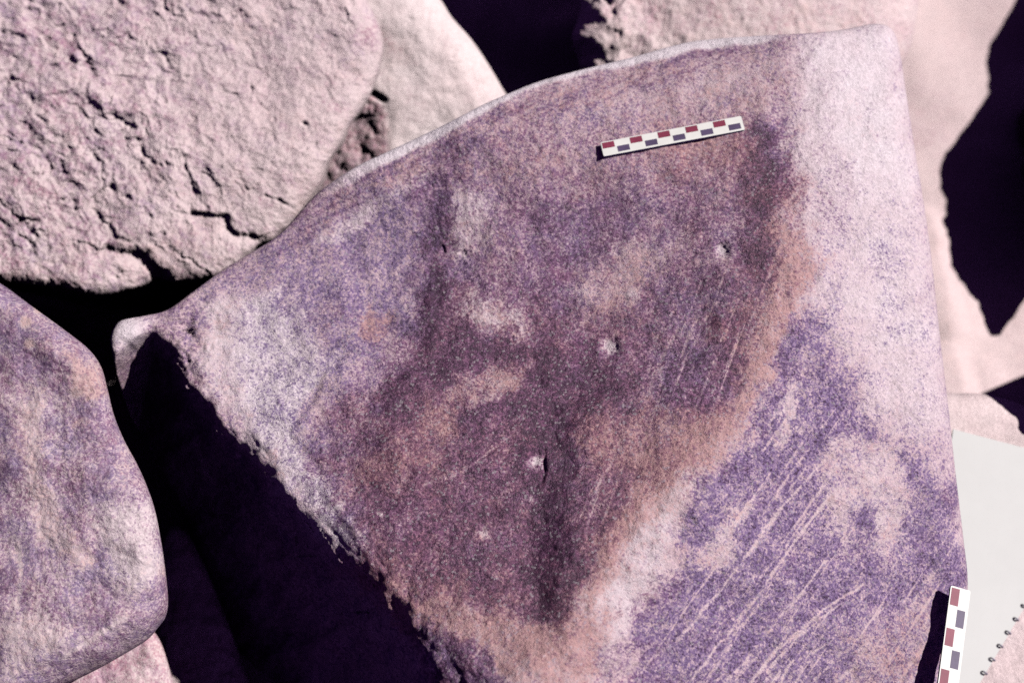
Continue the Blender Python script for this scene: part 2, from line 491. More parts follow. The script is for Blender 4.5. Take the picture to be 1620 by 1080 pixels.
def main_relief(X, Y, px, py, d):
    k = S                                     # one photo pixel in metres
    wx, wy = warp(px, py, 22, 0.012, 4)
    dr, sr = seg_dist(wx * .6 + px * .4, wy * .6 + py * .4, RIDGE, False)
    side = np.where(sr > 0, dr, -dr) + (13 * (facet(px / 52, py / 44, 27) - .4) + 2 * (facet(px / 19, py / 21, 28) - .4)) * np.exp(-(dr / 60) ** 2) + 12 * fbm(px / 60, py / 60, 3, 29)
    # positive below-left of the edge: the shaded flank
    wide = 9 + 14 * sstep(760, 1000, py)
    h = -k * 3.0 * softplus(side - 2, wide)
    top = 1 - sstep(-20, 30, side)
    df, sf = seg_dist(px, py, FLANK, False)
    fl = np.where(sf < 0, df, -df)            # positive to the right of the soft ridge
    h -= k * (0.32 * softplus(fl, 30) + 0.0004 * np.clip(fl, 0, 400) ** 2)
    away = np.clip(softplus(-fl, 22), 0, 620)
    h -= k * (0.33 * away - 0.00022 * away ** 2) * sstep(150, 420, py) * 1.0 + k * 0.15 * np.minimum(away, 160) * (1 - sstep(150, 420, py))
    # the step up to the right along x ~ 690, and the dark spur
    def across(line, soft):
        L = np.array(line, float)
        w = sstep(L[0, 1] - soft, L[0, 1] + soft, wy) * sstep(L[-1, 1] + soft, L[-1, 1] - soft, wy)
        return wx - np.interp(wy, L[:, 1], L[:, 0]), w
    st, w = across(STEP, 70)
    h += k * 9 * np.tanh(st / 46) * np.exp(-(st / 210) ** 2) * top * w
    st, w = across(SPUR, 70)
    h += k * 8 * np.tanh(st / 30) * np.exp(-(st / 150) ** 2) * top * w
    st, w = across(CRUST, 30)
    h += k * 2.2 * np.tanh(st / 6) * np.exp(-(st / 60) ** 2) * top * w
    # bevel along the far edge
    far = sstep(900, 500, py + 0.45 * px)
    h -= k * (0.26 * softplus(75 - d / k, 16)) * sstep(330, 160, py - 0.0 * px + 0.38 * (px - 800))
    # body undulation
    h += 0.0065 * fbm(px / 230, py / 230, 3, 11) * top
    h += 0.0030 * fbm(px / 75, py / 75, 3, 12) * (0.4 + 0.6 * top)
    h += 0.0010 * fbm(px / 24, py / 24, 3, 13)
    h += 0.0006 * fbm(px / 8, py / 8, 3, 14)
    # broken edge
    near = np.exp(-((side - 4) / 26) ** 2)
    ca, sa = math.cos(0.95), math.sin(0.95)
    u = (px * ca + py * sa) / 46; v = (-px * sa + py * ca) / 20
    h += near * (0.0040 * (facet(u * .8, v * .8, 31, .9, .4) - .45) + 0.003 * (facet(u * 2.3, v * 2.1, 36, .9, .4) - .4))
    corner = np.exp(-(((px - 300) / 50) ** 2 + ((py - 540) / 70) ** 2))
    h += corner * (0.006 * (facet(px / 17, py / 22, 51) - .4) + .003 * fbm(px / 6, py / 6, 3, 52))
    low = np.exp(-((side + 20) / 50) ** 2) * sstep(760, 960, py)
    h += low * (0.0042 * (facet(u * 1.0, v * .8, 57) - .4) + .002 * (facet(u * 3, v * 2.2, 58) - .4))
    h += (1 - top) * 0.006 * fbm(u * .5, v * .5, 3, 61)
    for (x, y, r, dep) in PITS:
        q = np.hypot(px - x + 5 * fbm(px / 9, py / 9, 3, 97), (py - y) * 0.85 + 5 * fbm(px / 9, py / 9, 3, 98))
        h -= dep * np.exp(-(q / r) ** 4 * 1.2) - dep * 0.16 * np.exp(-((q - r * 1.5) / (r * .5)) ** 2)
    q, _ = seg_dist(px, py, [(861, 712), (862, 745), (858, 760)], False)
    h -= 0.0024 * np.exp(-(q / 3.2) ** 2)
    for (x, y, r, dep) in [(1000, 465, 14, .0018), (905, 325, 12, .0015), (745, 345, 16, .0012), (690, 272, 20, .001)]:
        h += dep * np.exp(-(((px - x) / r) ** 2 + ((py - y) / (r * .7)) ** 2) ** 1.5)
    # lobe at the far left tip
    h += 0.004 * np.exp(-(((px - 205) / 34) ** 2 + ((py - 525) / 24) ** 2))
    for s in SCRATCH:
        q, _ = seg_dist(px, py, s, False)
        h -= 0.0002 * np.exp(-(q / 2.6) ** 2)
    return h

def blend(A, m, p=None, g=None, b=None):
    for i, v in enumerate((p, g, b)):
        if v is not None: A[:, i] = A[:, i] * (1 - m) + v * m

MAIN_PAINT = [  # polygon, softness, varnish, rust, chalk
    ([(1270, 40), (1430, 20), (1545, 930), (1505, 700), (1390, 660), (1330, 520), (1290, 400), (1250, 250)], 40, .16, .05, .5),
    ([(1290, 70), (1400, 40), (1440, 300), (1350, 300)], 40, .06, .1, .8),
    ([(1295, 260), (1340, 240), (1345, 420), (1320, 520), (1290, 480)], 22, .32, .05, .4),
    ([(1380, 380), (1420, 360), (1440, 520), (1400, 540)], 20, .34, .0, .6),
    ([(850, 130), (1260, 70), (1250, 170), (900, 200)], 26, .34, .45, .2),
    ([(700, 235), (840, 300), (1000, 290), (1100, 225), (1230, 215), (1240, 420), (1165, 640), (1060, 720), (1000, 800),
      (930, 900), (880, 985), (780, 965), (600, 905), (530, 790), (490, 700), (560, 620), (640, 580), (670, 420)], 18, .66, .42, .0),
    ([(700, 240), (1230, 215), (1200, 400), (1050, 430), (720, 480)], 40, .55, .28, .0),
    ([(760, 180), (1200, 180), (1200, 250), (960, 300), (760, 290)], 40, .40, .42, .0),
    ([(660, 300), (715, 300), (705, 500), (690, 570), (620, 650), (590, 640), (655, 540)], 22, .92, .35, 0),  # varnish plus painted shade of the slope turned from the sun
    ([(860, 540), (960, 600), (1000, 630), (950, 690), (905, 720), (895, 800), (915, 900), (880, 990), (845, 985), (855, 860), (830, 760), (840, 620)], 20, .95, .35, 0),  # varnish, with the shade of the spur's left-facing slope painted in
    ([(1190, 200), (1242, 220), (1240, 430), (1205, 470), (1175, 380)], 22, .85, .45, 0),  # varnish plus painted shade where the face tilts left before the flank
    ([(1060, 560), (1165, 560), (1150, 650), (1060, 640)], 16, .8, .2, 0),
    ([(690, 520), (830, 540), (860, 620), (760, 680), (680, 640)], 26, .8, .3, 0),
    ([(830, 330), (1000, 310), (1010, 390), (920, 440), (850, 440)], 30, .66, .1, .1),
    ([(738, 465), (832, 485), (836, 530), (744, 522)], 16, .2, .4, .5),
    ([(718, 300), (775, 305), (775, 392), (722, 398)], 16, .22, .4, .4),
    ([(925, 445), (1000, 378), (1065, 395), (1012, 480), (928, 505)], 26, .26, .55, .1),
    ([(730, 592), (838, 578), (822, 622), (700, 645)], 12, .28, .6, .2),
    ([(560, 700), (680, 690), (700, 760), (560, 768)], 34, .50, .75, 0),
    ([(670, 620), (740, 640), (720, 700), (660, 690)], 14, .4, .8, .1),
    ([(915, 655), (1000, 640), (1120, 668), (1125, 705), (1000, 765), (925, 725)], 26, .40, .8, 0),
    ([(1180, 640), (1120, 700), (1060, 790), (1000, 880), (940, 920), (960, 840), (1040, 740), (1130, 660)], 16, .35, .9, 0),
    ([(1240, 330), (1300, 420), (1225, 560), (1175, 690), (1095, 770), (1065, 830), (1000, 960), (900, 1090), (740, 1090), (690, 1000),
      (870, 1000), (930, 910), (1000, 830), (1085, 740), (1150, 655), (1225, 450)], 20, .22, .6, .3),
    ([(1050, 770), (1095, 755), (1045, 900), (965, 1020), (905, 1000), (960, 900)], 34, .12, .15, .6),
    ([(1240, 505), (1310, 530), (1350, 640), (1420, 710), (1510, 770), (1528, 950), (1500, 1100), (1000, 1100), (1030, 960),
      (1100, 880), (1105, 760), (1180, 715), (1215, 600)], 16, .70, .12, 0),
    ([(1318, 690), (1400, 700), (1450, 770), (1405, 885), (1372, 862), (1390, 800), (1330, 810)], 12, .28, .35, .3),
    ([(1290, 740), (1340, 720), (1350, 860), (1320, 870)], 12, .4, .3, .2),
    ([(1150, 800), (1195, 785), (1150, 900), (1110, 895)], 12, .3, .4, .3),
    ([(1270, 560), (1300, 560), (1290, 640), (1265, 630)], 8, .55, .1, 0),
    ([(1240, 600), (1262, 600), (1255, 700), (1235, 720)], 7, .3, .3, .3),
    ([(1330, 1000), (1480, 940), (1490, 1090), (1330, 1090)], 30, .5, .5, .1),
    ([(1000, 960), (1060, 940), (1080, 1000), (1010, 1040)], 14, .7, .1, 0),
    ([(335, 500), (460, 435), (530, 560), (475, 640), (463, 690), (510, 765), (580, 880), (520, 850), (430, 740), (345, 600)], 12, .40, .0, .7),
    ([(330, 480), (380, 470), (370, 560), (420, 690), (480, 790), (540, 860), (510, 860), (400, 720), (320, 600)], 14, .2, .35, .5),
    ([(480, 330), (660, 280), (650, 560), (520, 560), (440, 430)], 40, .6, .2, .0),
    ([(500, 360), (620, 270), (690, 235), (700, 270), (600, 330), (530, 400)], 14, .36, .2, .5),
    ([(570, 480), (620, 500), (600, 540), (570, 530)], 12, .5, .9, .1),
    ([(560, 890), (680, 950), (760, 1090), (700, 1090), (600, 960)], 16, .42, .7, .1),
    ([(640, 985), (740, 1000), (800, 1060), (790, 1100), (700, 1100)], 14, .85, .3, 0),
    ([(690, 950), (880, 1000), (980, 960), (940, 1090), (820, 1090), (760, 1020)], 16, .26, .65, .3),
]

def main_cover(X, Y, px, py, d):
    A = np.zeros((len(px), 4)); A[:, 3] = .45
    wx, wy = warp(px, py, 26, 0.016, 7)
    su, sv = px * .55 - py * .83, px * .83 + py * .55
    n_ = fbm(su / 70, sv / 20, 4, 8); wx = wx + 20 * n_; wy = wy - 8 * n_
    wx, wy = warp(wx, wy, 14, 0.055, 8)
    wx, wy = warp(wx, wy, 10, 0.16, 9)
    A[:, 0] = .46; A[:, 1] = .2
    for poly, soft, p, g, b in MAIN_PAINT:
        blend(A, poly_mask(wx, wy, poly, soft * 1.15), p, g, b)
    centre = poly_mask(wx, wy, [(690, 230), (1240, 200), (1240, 430), (1160, 650), (1000, 840), (880, 1000), (560, 920), (500, 700), (640, 560)], 60)
    right = poly_mask(wx, wy, [(1220, 560), (1350, 300), (1450, 200), (1560, 1100), (1000, 1100), (1090, 800)], 50)
    leftf = poly_mask(wx, wy, [(330, 450), (640, 300), (660, 500), (520, 620), (480, 720), (560, 870), (330, 600)], 40)
    low = poly_mask(wx, wy, [(680, 480), (1000, 520), (1020, 640), (960, 900), (880, 1000), (600, 920), (540, 720)], 60)
    dt, _ = seg_dist(wx, wy, [(1100, 240), (1240, 300), (1235, 430), (1165, 640), (1060, 750), (1000, 830), (930, 930), (870, 1010), (700, 960), (590, 900)], False)
    halo = np.exp(-(dt / 55) ** 2)
    A[:, 1] += .34 * halo + .06 * low
    A[:, 0] += .10 * centre + .08 * low
    A[:, 3] = .50 - .15 * halo - .08 * centre - .22 * low + .34 * right + .28 * leftf
    dp = d / S
    # weathered strip along the far edge with its bare lip whitened to look sunlit
    farside = sstep(60, 0, py - (560 - 0.42 * px)) * sstep(1380, 1250, px)
    ca, sa = math.cos(0.42), math.sin(0.42)
    str_ = fbm((px * ca - py * sa) / 90, (px * sa + py * ca) / 9, 4, 71)
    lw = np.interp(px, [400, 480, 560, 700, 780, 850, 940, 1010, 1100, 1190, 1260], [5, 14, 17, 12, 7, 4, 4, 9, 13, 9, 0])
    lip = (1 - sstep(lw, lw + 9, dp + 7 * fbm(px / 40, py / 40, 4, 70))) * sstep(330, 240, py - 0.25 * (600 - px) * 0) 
    blend(A, (sstep(14, 26, dp) * (1 - sstep(48, 80, dp))) * farside, None, .5, 0.1)
    A[:, 0] += farside * sstep(14, 26, dp) * (1 - sstep(48, 80, dp)) * (0.12 + 0.45 * str_)
    # large scale unevenness and streaks along the fall of the face
    A[:, 0] += 0.24 * fbm(px / 48, py / 48, 6, 73, .65) + 0.14 * fbm((px * .85 + py * .52) / 14, (py * .85 - px * .52) / 60, 3, 74)
    A[:, 1] += 0.30 * fbm(px / 60, py / 60, 4, 75)
    A[:, 2] += 0.2 * fbm(px / 50, py / 50, 3, 76)
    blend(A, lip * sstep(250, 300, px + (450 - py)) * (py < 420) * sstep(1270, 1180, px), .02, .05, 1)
    blend(A, np.exp(-(((px - 200) / 36) ** 2 + ((py - 520) / 34) ** 2)), .03, .1, .9)  # sunlight on the left tip's lobe, painted as pale colour
    qx, qy = px + 5 * fbm(px / 45, py / 45, 3, 5), py + 5 * fbm(px / 45, py / 45, 3, 6)
    wid = 2.2 + 1.2 * fbm(px / 40, py / 40, 2, 190)
    brk = fbm(px / 11, py / 11, 4, 91, .65)
    rs = np.random.RandomState(4)
    faint = []
    for _ in range(44):
        x, y, l_ = rs.uniform(1040, 1490), rs.uniform(700, 1080), rs.uniform(30, 120)
        a_ = rs.uniform(.80, 1.02)
        faint.append([(x, y), (x - l_ * math.cos(a_), y + l_ * math.sin(a_))])
    for i, s in enumerate(SCRATCH + faint):
        q, _ = seg_dist(qx, qy, s, False)
        m = np.exp(-(q / wid) ** 2) * (.95 if i < 10 else 0.42) * sstep(-.5, .15, brk + .2 * math.sin(i * 2.4))
        blend(A, np.clip(m, 0, 1), .10, .4, .3)
    for (x, y, r, _) in PITS[:3]:  # sunlit wall inside each larger pit, painted as a pale spot
        blend(A, np.exp(-(np.hypot(px - x + 5 * fbm(px / 9, py / 9, 3, 97), py - y + 5 * fbm(px / 9, py / 9, 3, 98)) / r) ** 2), .2, .1, .6)
    for (x, y, r) in [(1000, 465, 14), (733, 403, 9), (1326, 735, 7), (1250, 922, 7), (1142, 962, 6), (840, 790, 7), (600, 812, 6), (765, 845, 12)]:
        m = np.exp(-(np.hypot(px - x + 7 * fbm(px / 9, py / 9, 3, 95), (py - y) * 1.3 + 7 * fbm(px / 9, py / 9, 3, 96)) / (r * .8)) ** 2)
        blend(A, m * .75, .12, .2, .5)
    return np.clip(A, 0, 1)

def main_radius(px, py):
    r = 9 + 31 * sstep(1250, 1420, px)
    return r * S

def main_streak(px, py):
    wx, wy = warp(px, py, 30, 0.015, 77)
    T = np.zeros((len(px), 4)); T[:, 3] = 1
    T[:, 0] = poly_mask(wx, wy, [(1250, 640), (1400, 660), (1520, 800), (1530, 1100), (980, 1100), (1060, 900), (1140, 760)], 40)
    T[:, 1] = poly_mask(wx, wy, [(1040, 430), (1220, 420), (1190, 600), (1060, 790), (930, 880), (900, 800), (990, 620)], 40)
    return T

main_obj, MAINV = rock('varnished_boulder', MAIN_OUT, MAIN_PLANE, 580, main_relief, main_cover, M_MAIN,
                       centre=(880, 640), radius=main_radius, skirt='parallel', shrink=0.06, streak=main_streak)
tag(main_obj, 'large purple-brown varnished boulder filling the middle, with scratches, pits and a scale bar on top', 'boulder',
    'boulders in the pile')

# ------------------------------------------------------------------ rough boulder, upper left
ROUGH_PLANE = (-0.16, 0.0, -0.15)
ROUGH_OUT = [(606, 75), (592, 135), (572, 172), (553, 198), (540, 225), (520, 255), (505, 292), (488, 318), (462, 352),
             (445, 366), (425, 382), (408, 388), (392, 403), (360, 428), (325, 441), (270, 446), (248, 440), (225, 452), (190, 462),
             (155, 468), (100, 456), (50, 450), (0, 444), (-90, 430), (-260, 330), (-330, 100), (-260, -160),
             (0, -300), (300, -270), (480, -140), (560, -30), (592, 25)]
CREV = [([(170, 168), (190, 188), (206, 202)], 9, .010), ([(220, 222), (228, 250), (248, 258), (266, 260)], 6, .009),
        ([(247, 64), (262, 90), (272, 110)], 5, .006), ([(146, 240), (160, 270), (180, 300)], 7, .008),
        ([(34, 226), (62, 238)], 7, .008), ([(22, 136), (46, 150)], 6, .007), ([(306, 338), (335, 342), (356, 342), (362, 364), (378, 376), (396, 372)], 7, .012),
        ([(168, 394), (200, 402), (226, 408), (246, 430), (266, 448)], 11, .018), ([(110, 50), (128, 80), (143, 108)], 6, .007),
        ([(60, 185), (95, 215), (110, 232)], 6, .007), ([(290, 250), (305, 300), (330, 330)], 4, .005), ([(300, 20), (370, 30)], 5, .004),
        ([(130, 180), (160, 215), (170, 240)], 6, .007), ([(95, 150), (115, 150)], 6, .006), ([(200, 310), (225, 330), (260, 370)], 5, .006),
        ([(0, 345), (30, 375), (55, 385)], 6, .007), ([(400, 300), (440, 318), (465, 332)], 4, .005), ([(480, 192), (485, 198)], 4, .008),
        ([(150, 330), (165, 345)], 5, .006), ([(395, 140), (430, 190)], 3, .003), ([(0, 80), (25, 95)], 5, .006)]

def rough_relief(X, Y, px, py, d):
    wx, wy = warp(px, py, 26, 0.02, 104)
    ca, sa = math.cos(0.70), math.sin(0.70)         # breakage runs from upper left to lower right
    u = wx * ca + wy * sa; v = -wx * sa + wy * ca
    left = sstep(560, 60, px + 0.15 * py)
    amp = 0.32 + 0.75 * left
    h = 0.0075 * amp * (facet(u / 105, v / 60, 101, .8, .42) - .4)
    h -= 0.0040 * amp * (facet(u / 40, v / 26, 111, .85, .42) - .4)
    h -= 0.0026 * (.2 + amp) * (facet(u / 17, v / 12, 121, .9, .42) - .4)
    h += 0.0012 * amp * (facet(u / 24, v / 15, 122, .9, .42) - .4)
    h -= 0.0016 * (0.5 + 0.6 * amp) * (facet(px / 8, py / 7, 126, .9, .45) - .4)
    # short hairline cracks at several sizes
    for sc, dep, seed in ((46, .0026, 171), (26, .0026, 172), (15, .0022, 173), (9, .0014, 174)):
        c = perlin(u / (sc * 1.6), v / sc, seed) + .25 * perlin(u / (sc * .5), v / (sc * .4), seed + 40)
        on = sstep(.0, .4, perlin(u / (sc * .9) + 31, v / (sc * .8), seed + 9))
        h -= dep * (.12 + amp * .42) * np.exp(-(c / .075) ** 2) * on
    h += 0.0006 * fbm(px / 5, py / 5, 3, 141)
    h += 0.010 * fbm(px / 160, py / 160, 3, 151)
    # right-hand facet turns down towards the pale rock
    dl, sl = seg_dist(px, py, [(590, -60), (575, 60), (520, 200), (440, 330), (380, 420)], False)
    st = np.where(sl < 0, dl, -dl)
    h -= S * 0.25 * softplus(st, 14)
    brk = sstep(-.35, .3, fbm(px / 26, py / 26, 3, 181))
    for pts, w, dep in CREV:
        dep = dep * (brk if dep < .012 else 1)
        q, sd = seg_dist(wx * .35 + px * .65, wy * .35 + py * .65, pts, False)
        h -= dep * 0.5 * np.exp(-(q / (w * .7)) ** 2)
        low = np.where(sd > 0, np.exp(-(q / (w * 4.5)) ** 2), 0) * sstep(0, w, q)
        h -= dep * 0.22 * low
    # overhanging lower lip falls away
    h -= S * 0.5 * softplus(28 - d / S, 8)
    return h

def rough_cover(X, Y, px, py, d):
    A = np.zeros((len(px), 4)); A[:, 3] = .5
    ca, sa = math.cos(0.7), math.sin(0.7)
    u = px * ca + py * sa; v = -px * sa + py * ca
    left = sstep(520, 40, px + 0.1 * py)
    A[:, 0] = .20 + .20 * left + .40 * fbm(u / 50, v / 22, 4, 161)
    A[:, 0] += left * .35 * fbm(u / 14, v / 7, 3, 165)
    A[:, 1] = .25 + .35 * fbm(px / 70, py / 70, 3, 162) + .15 * sstep(300, 470, py)
    A[:, 2] = .3 + .4 * fbm(px / 90, py / 90, 3, 163)
    blend(A, poly_mask(px, py, [(545, 50), (600, 40), (598, 80), (560, 85)], 10), .42, .2, .1)
    return np.clip(A, 0, 1)

o, _ = rock('rough_boulder', ROUGH_OUT, ROUGH_PLANE, 460, rough_relief, rough_cover, M_ROUGH, centre=(180, 130),
            radius=0.010, shrink=-0.05, hang=lambda px, py: 1 - sstep(320, 380, py) * sstep(540, 480, px))
tag(o, 'pale pink rough broken-faced boulder with deep cracks in the upper left', 'boulder', 'boulders in the pile')

# ------------------------------------------------------------------ left speckled boulder
LEFT_PLANE = (0.016, 0.10, -0.18)
LEFT_OUT = [(-60, 418), (0, 448), (50, 484), (105, 524), (140, 552), (160, 580), (170, 615), (180, 655), (196, 695), (220, 740),
            (242, 795), (254, 850), (262, 905), (266, 950), (262, 975), (250, 992), (232, 1012), (190, 1038), (150, 1060),
            (100, 1084), (20, 1120), (-120, 1180), (-320, 1100), (-380, 800), (-260, 480)]

def left_relief(X, Y, px, py, d):
    h = 0.010 * fbm(px / 170, py / 170, 3, 201) + 0.0025 * fbm(px / 45, py / 45, 3, 202) + 0.0008 * fbm(px / 10, py / 10, 3, 203)
    dl, sl = seg_dist(px, py, [(300, 880), (235, 930), (150, 990), (60, 1060), (-60, 1140)], False)
    st = np.where(sl < 0, dl, -dl)
    h -= S * 0.55 * softplus(st, 12)
    dl, sl = seg_dist(px, py, [(150, 480), (165, 600), (190, 760), (225, 860), (240, 960)], False)
    st = np.where(sl < 0, dl, -dl)
    h -= S * 0.18 * softplus(st, 20)
    return h

def left_cover(X, Y, px, py, d):
    A = np.zeros((len(px), 4)); A[:, 3] = .5
    wx, wy = warp(px, py, 24, 0.02, 204)
    A[:, 0] = .60 + .35 * fbm(px / 60, py / 60, 4, 205)
    A[:, 1] = .32 + .4 * fbm(px / 70, py / 70, 3, 206)
    A[:, 2] = .2 + .3 * fbm(px / 50, py / 50, 3, 207)
    for poly, soft, p, g, b in [
        ([(30, 640), (62, 600), (70, 700), (75, 800), (100, 860), (60, 860), (40, 760)], 12, .25, .5, .3),
        ([(60, 760), (110, 830), (150, 900), (120, 900), (70, 830)], 9, .3, .5, .3),
        ([(150, 800), (240, 790), (255, 900), (225, 940), (180, 900)], 18, .26, .15, .6),
        ([(240, 935), (265, 950), (230, 1010), (60, 1090), (40, 1080), (150, 1000)], 12, .55, .2, .1),
        ([(20, 470), (80, 510), (150, 560), (140, 600), (60, 560)], 18, .6, .4, .0),
        ([(105, 560), (160, 580), (165, 620), (125, 630)], 12, .36, .9, 0),
        ([(0, 980), (60, 960), (120, 1000), (20, 1060)], 18, .3, .4, .4)]:
        blend(A, poly_mask(wx, wy, poly, soft), p, g, b)
    for (x, y, r) in [(40, 510, 10), (46, 543, 9), (120, 620, 9), (60, 490, 7), (122, 598, 7)]:
        blend(A, np.exp(-(np.hypot(px - x, py - y) / r) ** 4), .1, .8, .3)
    for s in [[(28, 850), (34, 910), (26, 960)], [(150, 830), (215, 890)], [(240, 880), (205, 935)], [(200, 975), (100, 1040)]]:
        q, _ = seg_dist(px, py, s, False)
        blend(A, np.exp(-(q / 4) ** 2) * .7, .1, .4, .6)
    return np.clip(A, 0, 1)

o, _ = rock('speckled_boulder', LEFT_OUT, LEFT_PLANE, 330, left_relief, left_cover, M_LEFT, centre=(30, 800), radius=0.022, shrink=0.12)
tag(o, 'smooth lavender speckled boulder at the left edge, below the rough one', 'boulder', 'boulders in the pile')

# ------------------------------------------------------------------ low stone under the speckled boulder
def low_relief(X, Y, px, py, d):
    return 0.006 * fbm(px / 60, py / 60, 3, 301) + 0.0012 * fbm(px / 14, py / 14, 3, 302)
def pale_cover(p0, g0, seed, sc=60):
    def f(X, Y, px, py, d):
        A = np.zeros((len(px), 4)); A[:, 3] = .5
        A[:, 0] = p0 + .35 * fbm(px / sc, py / sc, 4, seed)
        A[:, 1] = g0 + .4 * fbm(px / sc, py / sc, 3, seed + 1)
        A[:, 2] = .2 + .4 * fbm(px / sc, py / sc, 3, seed + 2)
        return np.clip(A, 0, 1)
    return f
o, _ = rock('low_stone', [(60, 1000), (160, 985), (240, 995), (275, 1080), (300, 1180), (240, 1260), (60, 1270), (-60, 1180), (-40, 1060)],
            (-0.10, 0.0, -0.10), 120, low_relief, pale_cover(.5, .3, 303), M_PALE, radius=0.012, shrink=0.05)
tag(o, 'low pinkish stone showing below the speckled boulder in the bottom left corner', 'stone', 'boulders in the pile')

o, _ = rock('sunken_stone', [(262, 840), (292, 838), (318, 880), (352, 960), (385, 1050), (420, 1160), (400, 1280), (320, 1290), (268, 1180), (246, 1050), (240, 930)],
            (-0.19, 0.0, -0.15), 110, low_relief, pale_cover(.3, .2, 353), M_PALE, radius=0.012, shrink=0.0)
tag(o, 'dim purple stone deep in the shaded gap between the speckled and varnished boulders', 'stone', 'boulders in the pile')

# ------------------------------------------------------------------ pale smooth boulder behind
PALE_PLANE = (-0.27, 0.0, 0.05)
PALE_OUT = [(560, -40), (640, -45), (690, -8), (715, 28), (745, 62), (770, 98), (795, 140), (820, 185), (830, 260), (760, 340), (640, 400),
            (520, 400), (440, 340), (440, 250), (490, 160), (520, 40)]
def pale_relief(X, Y, px, py, d):
    h = 0.006 * fbm(px / 120, py / 120, 3, 401) + 0.001 * fbm(px / 18, py / 18, 3, 402)
    dl, sl = seg_dist(px, py, [(560, 60), (592, 140), (618, 180), (622, 250), (640, 340)], False)
    st = np.where(sl > 0, dl, -dl)
    h -= S * 0.62 * softplus(st, 7)
    m = sstep(-10, 20, st)
    h += m * (0.004 * (facet(px / 22, py / 30, 411) - .4) + 0.0022 * (facet(px / 9, py / 11, 416) - .4) + .001 * fbm(px / 6, py / 6, 3, 417))
    q, _ = seg_dist(px, py, [(588, 148), (606, 158)], False)
    h -= 0.008 * np.exp(-(q / 5) ** 2)
    return h
def pale_cov(X, Y, px, py, d):
    A = pale_cover(.10, .15, 421, 90)(X, Y, px, py, d)
    blend(A, poly_mask(px, py, [(560, 0), (590, 20), (660, 100), (640, 105), (570, 40)], 12) * .6, .4, .5, 0)
    dl, sl = seg_dist(px, py, [(560, 60), (592, 140), (618, 180), (622, 250), (640, 340)], False)
    st = np.where(sl > 0, dl, -dl)
    blend(A, sstep(-6, 14, st) * .8, .62, .4, 0)  # purple shade of the left-facing facet, put into the colour
    A[:, 2] = np.clip(A[:, 2] + .4, 0, 1)
    return A
o, _ = rock('pale_boulder', PALE_OUT, PALE_PLANE, 220, pale_relief, pale_cov, M_PALE, centre=(640, 180), radius=0.03, shrink=0.10)
tag(o, 'smooth bleached boulder wedged behind the rough one, beside the dark gap', 'boulder', 'boulders in the pile')

# ------------------------------------------------------------------ crumbly boulder at the top
TOP_PLANE = (-0.26, 0.10, 0.05)
TOP_OUT = [(912, -40), (918, 15), (905, 60), (915, 95), (925, 130), (960, 190), (1100, 210), (1280, 200), (1400, 140), (1450, 30), (1440, -160), (1300, -420), (1050, -520), (930, -420), (905, -200)]
def top_relief(X, Y, px, py, d):
    left = sstep(1120, 930, px)
    wx, wy = warp(px, py, 30, 0.02, 509)
    h = 0.016 * (facet(wx / 70, wy / 60, 501) - .4) * (.15 + left) - 0.007 * (facet(wx / 40, wy / 34, 506) - .4) * (.12 + left)
    h -= .0035 * (facet(wx / 15, wy / 19, 508) - .4) * (.3 + .7 * left)
    h += .0012 * fbm(px / 10, py / 10, 3, 507)
    h -= S * 0.45 * softplus(px - 1230, 50)
    return h
o, _ = rock('crumbly_boulder', TOP_OUT, TOP_PLANE, 220, top_relief, pale_cover(.26, .3, 511, 50), M_PALE, centre=(1140, -120), radius=0.035, shrink=0.02)
tag(o, 'pale crumbling boulder at the top, right of the dark gap', 'boulder', 'boulders in the pile')

# ------------------------------------------------------------------ shaded boulder at the right edge
DARK_PLANE = (-0.327, 0.0, -0.577)
DARK_OUT = [(1745, -120), (1712, -40), (1698, 50), (1650, 130), (1630, 175), (1645, 250), (1638, 275), (1668, 360), (1700, 425), (1728, 462), (1752, 390), (1800, 270), (1900, 160), (1930, 0), (1860, -140)]
def dark_relief(X, Y, px, py, d):
    return 0.014 * (facet(px / 80, py / 80, 601) - .4) + 0.003 * fbm(px / 20, py / 20, 3, 602) 
o, _ = rock('shaded_boulder', DARK_OUT, DARK_PLANE, 160, dark_relief, pale_cover(.3, .4, 603), M_PALE, centre=(1790, 130), radius=0.012, skirt='parallel', shrink=0.15)
tag(o, 'boulder at the top right edge with its near side in deep shadow', 'boulder', 'boulders in the pile')

o, _ = rock('shaded_stone', [(1730, 540), (1690, 560), (1673, 592), (1685, 625), (1710, 655), (1800, 650), (1840, 590), (1800, 530)], (-0.143, 0.0, -0.22), 70,
            low_relief, pale_cover(.3, .4, 653), M_PALE, radius=0.012)
tag(o, 'small stone at the right edge above the paper pad, mostly outside the view', 'stone', 'boulders in the pile')

# ------------------------------------------------------------------ stone slab the paper lies on
SLAB_PLANE = (-0.16, -0.05, -0.22)
SLAB_OUT = [(1460, 640), (1520, 622), (1580, 628), (1640, 650), (1760, 700), (1860, 860), (1840, 1100), (1740, 1260), (1560, 1260), (1440, 1100), (1420, 820)]
o, _ = rock('flat_stone', SLAB_OUT, SLAB_PLANE, 140, lambda X, Y, px, py, d: 0.002 * fbm(px / 90, py / 90, 3, 701) + .0006 * fbm(px / 16, py / 16, 3, 702),
            pale_cover(.0, -.3, 703, 80), M_PALE, centre=(1640, 930), radius=0.02, shrink=0.05)
tag(o, 'flat pale stone under the white paper pad at the right edge', 'stone', 'boulders in the pile')

# ------------------------------------------------------------------ scale bars
M_WHITE = plain('white_plastic', (.72, .73, .69), 0.45, 0.06, 260)
M_RED = plain('red_print', (.215, .035, .07), 0.5, 0.18, 500)
M_BLACK = plain('black_print', (.085, .062, .125), 0.5, 0.2, 500)

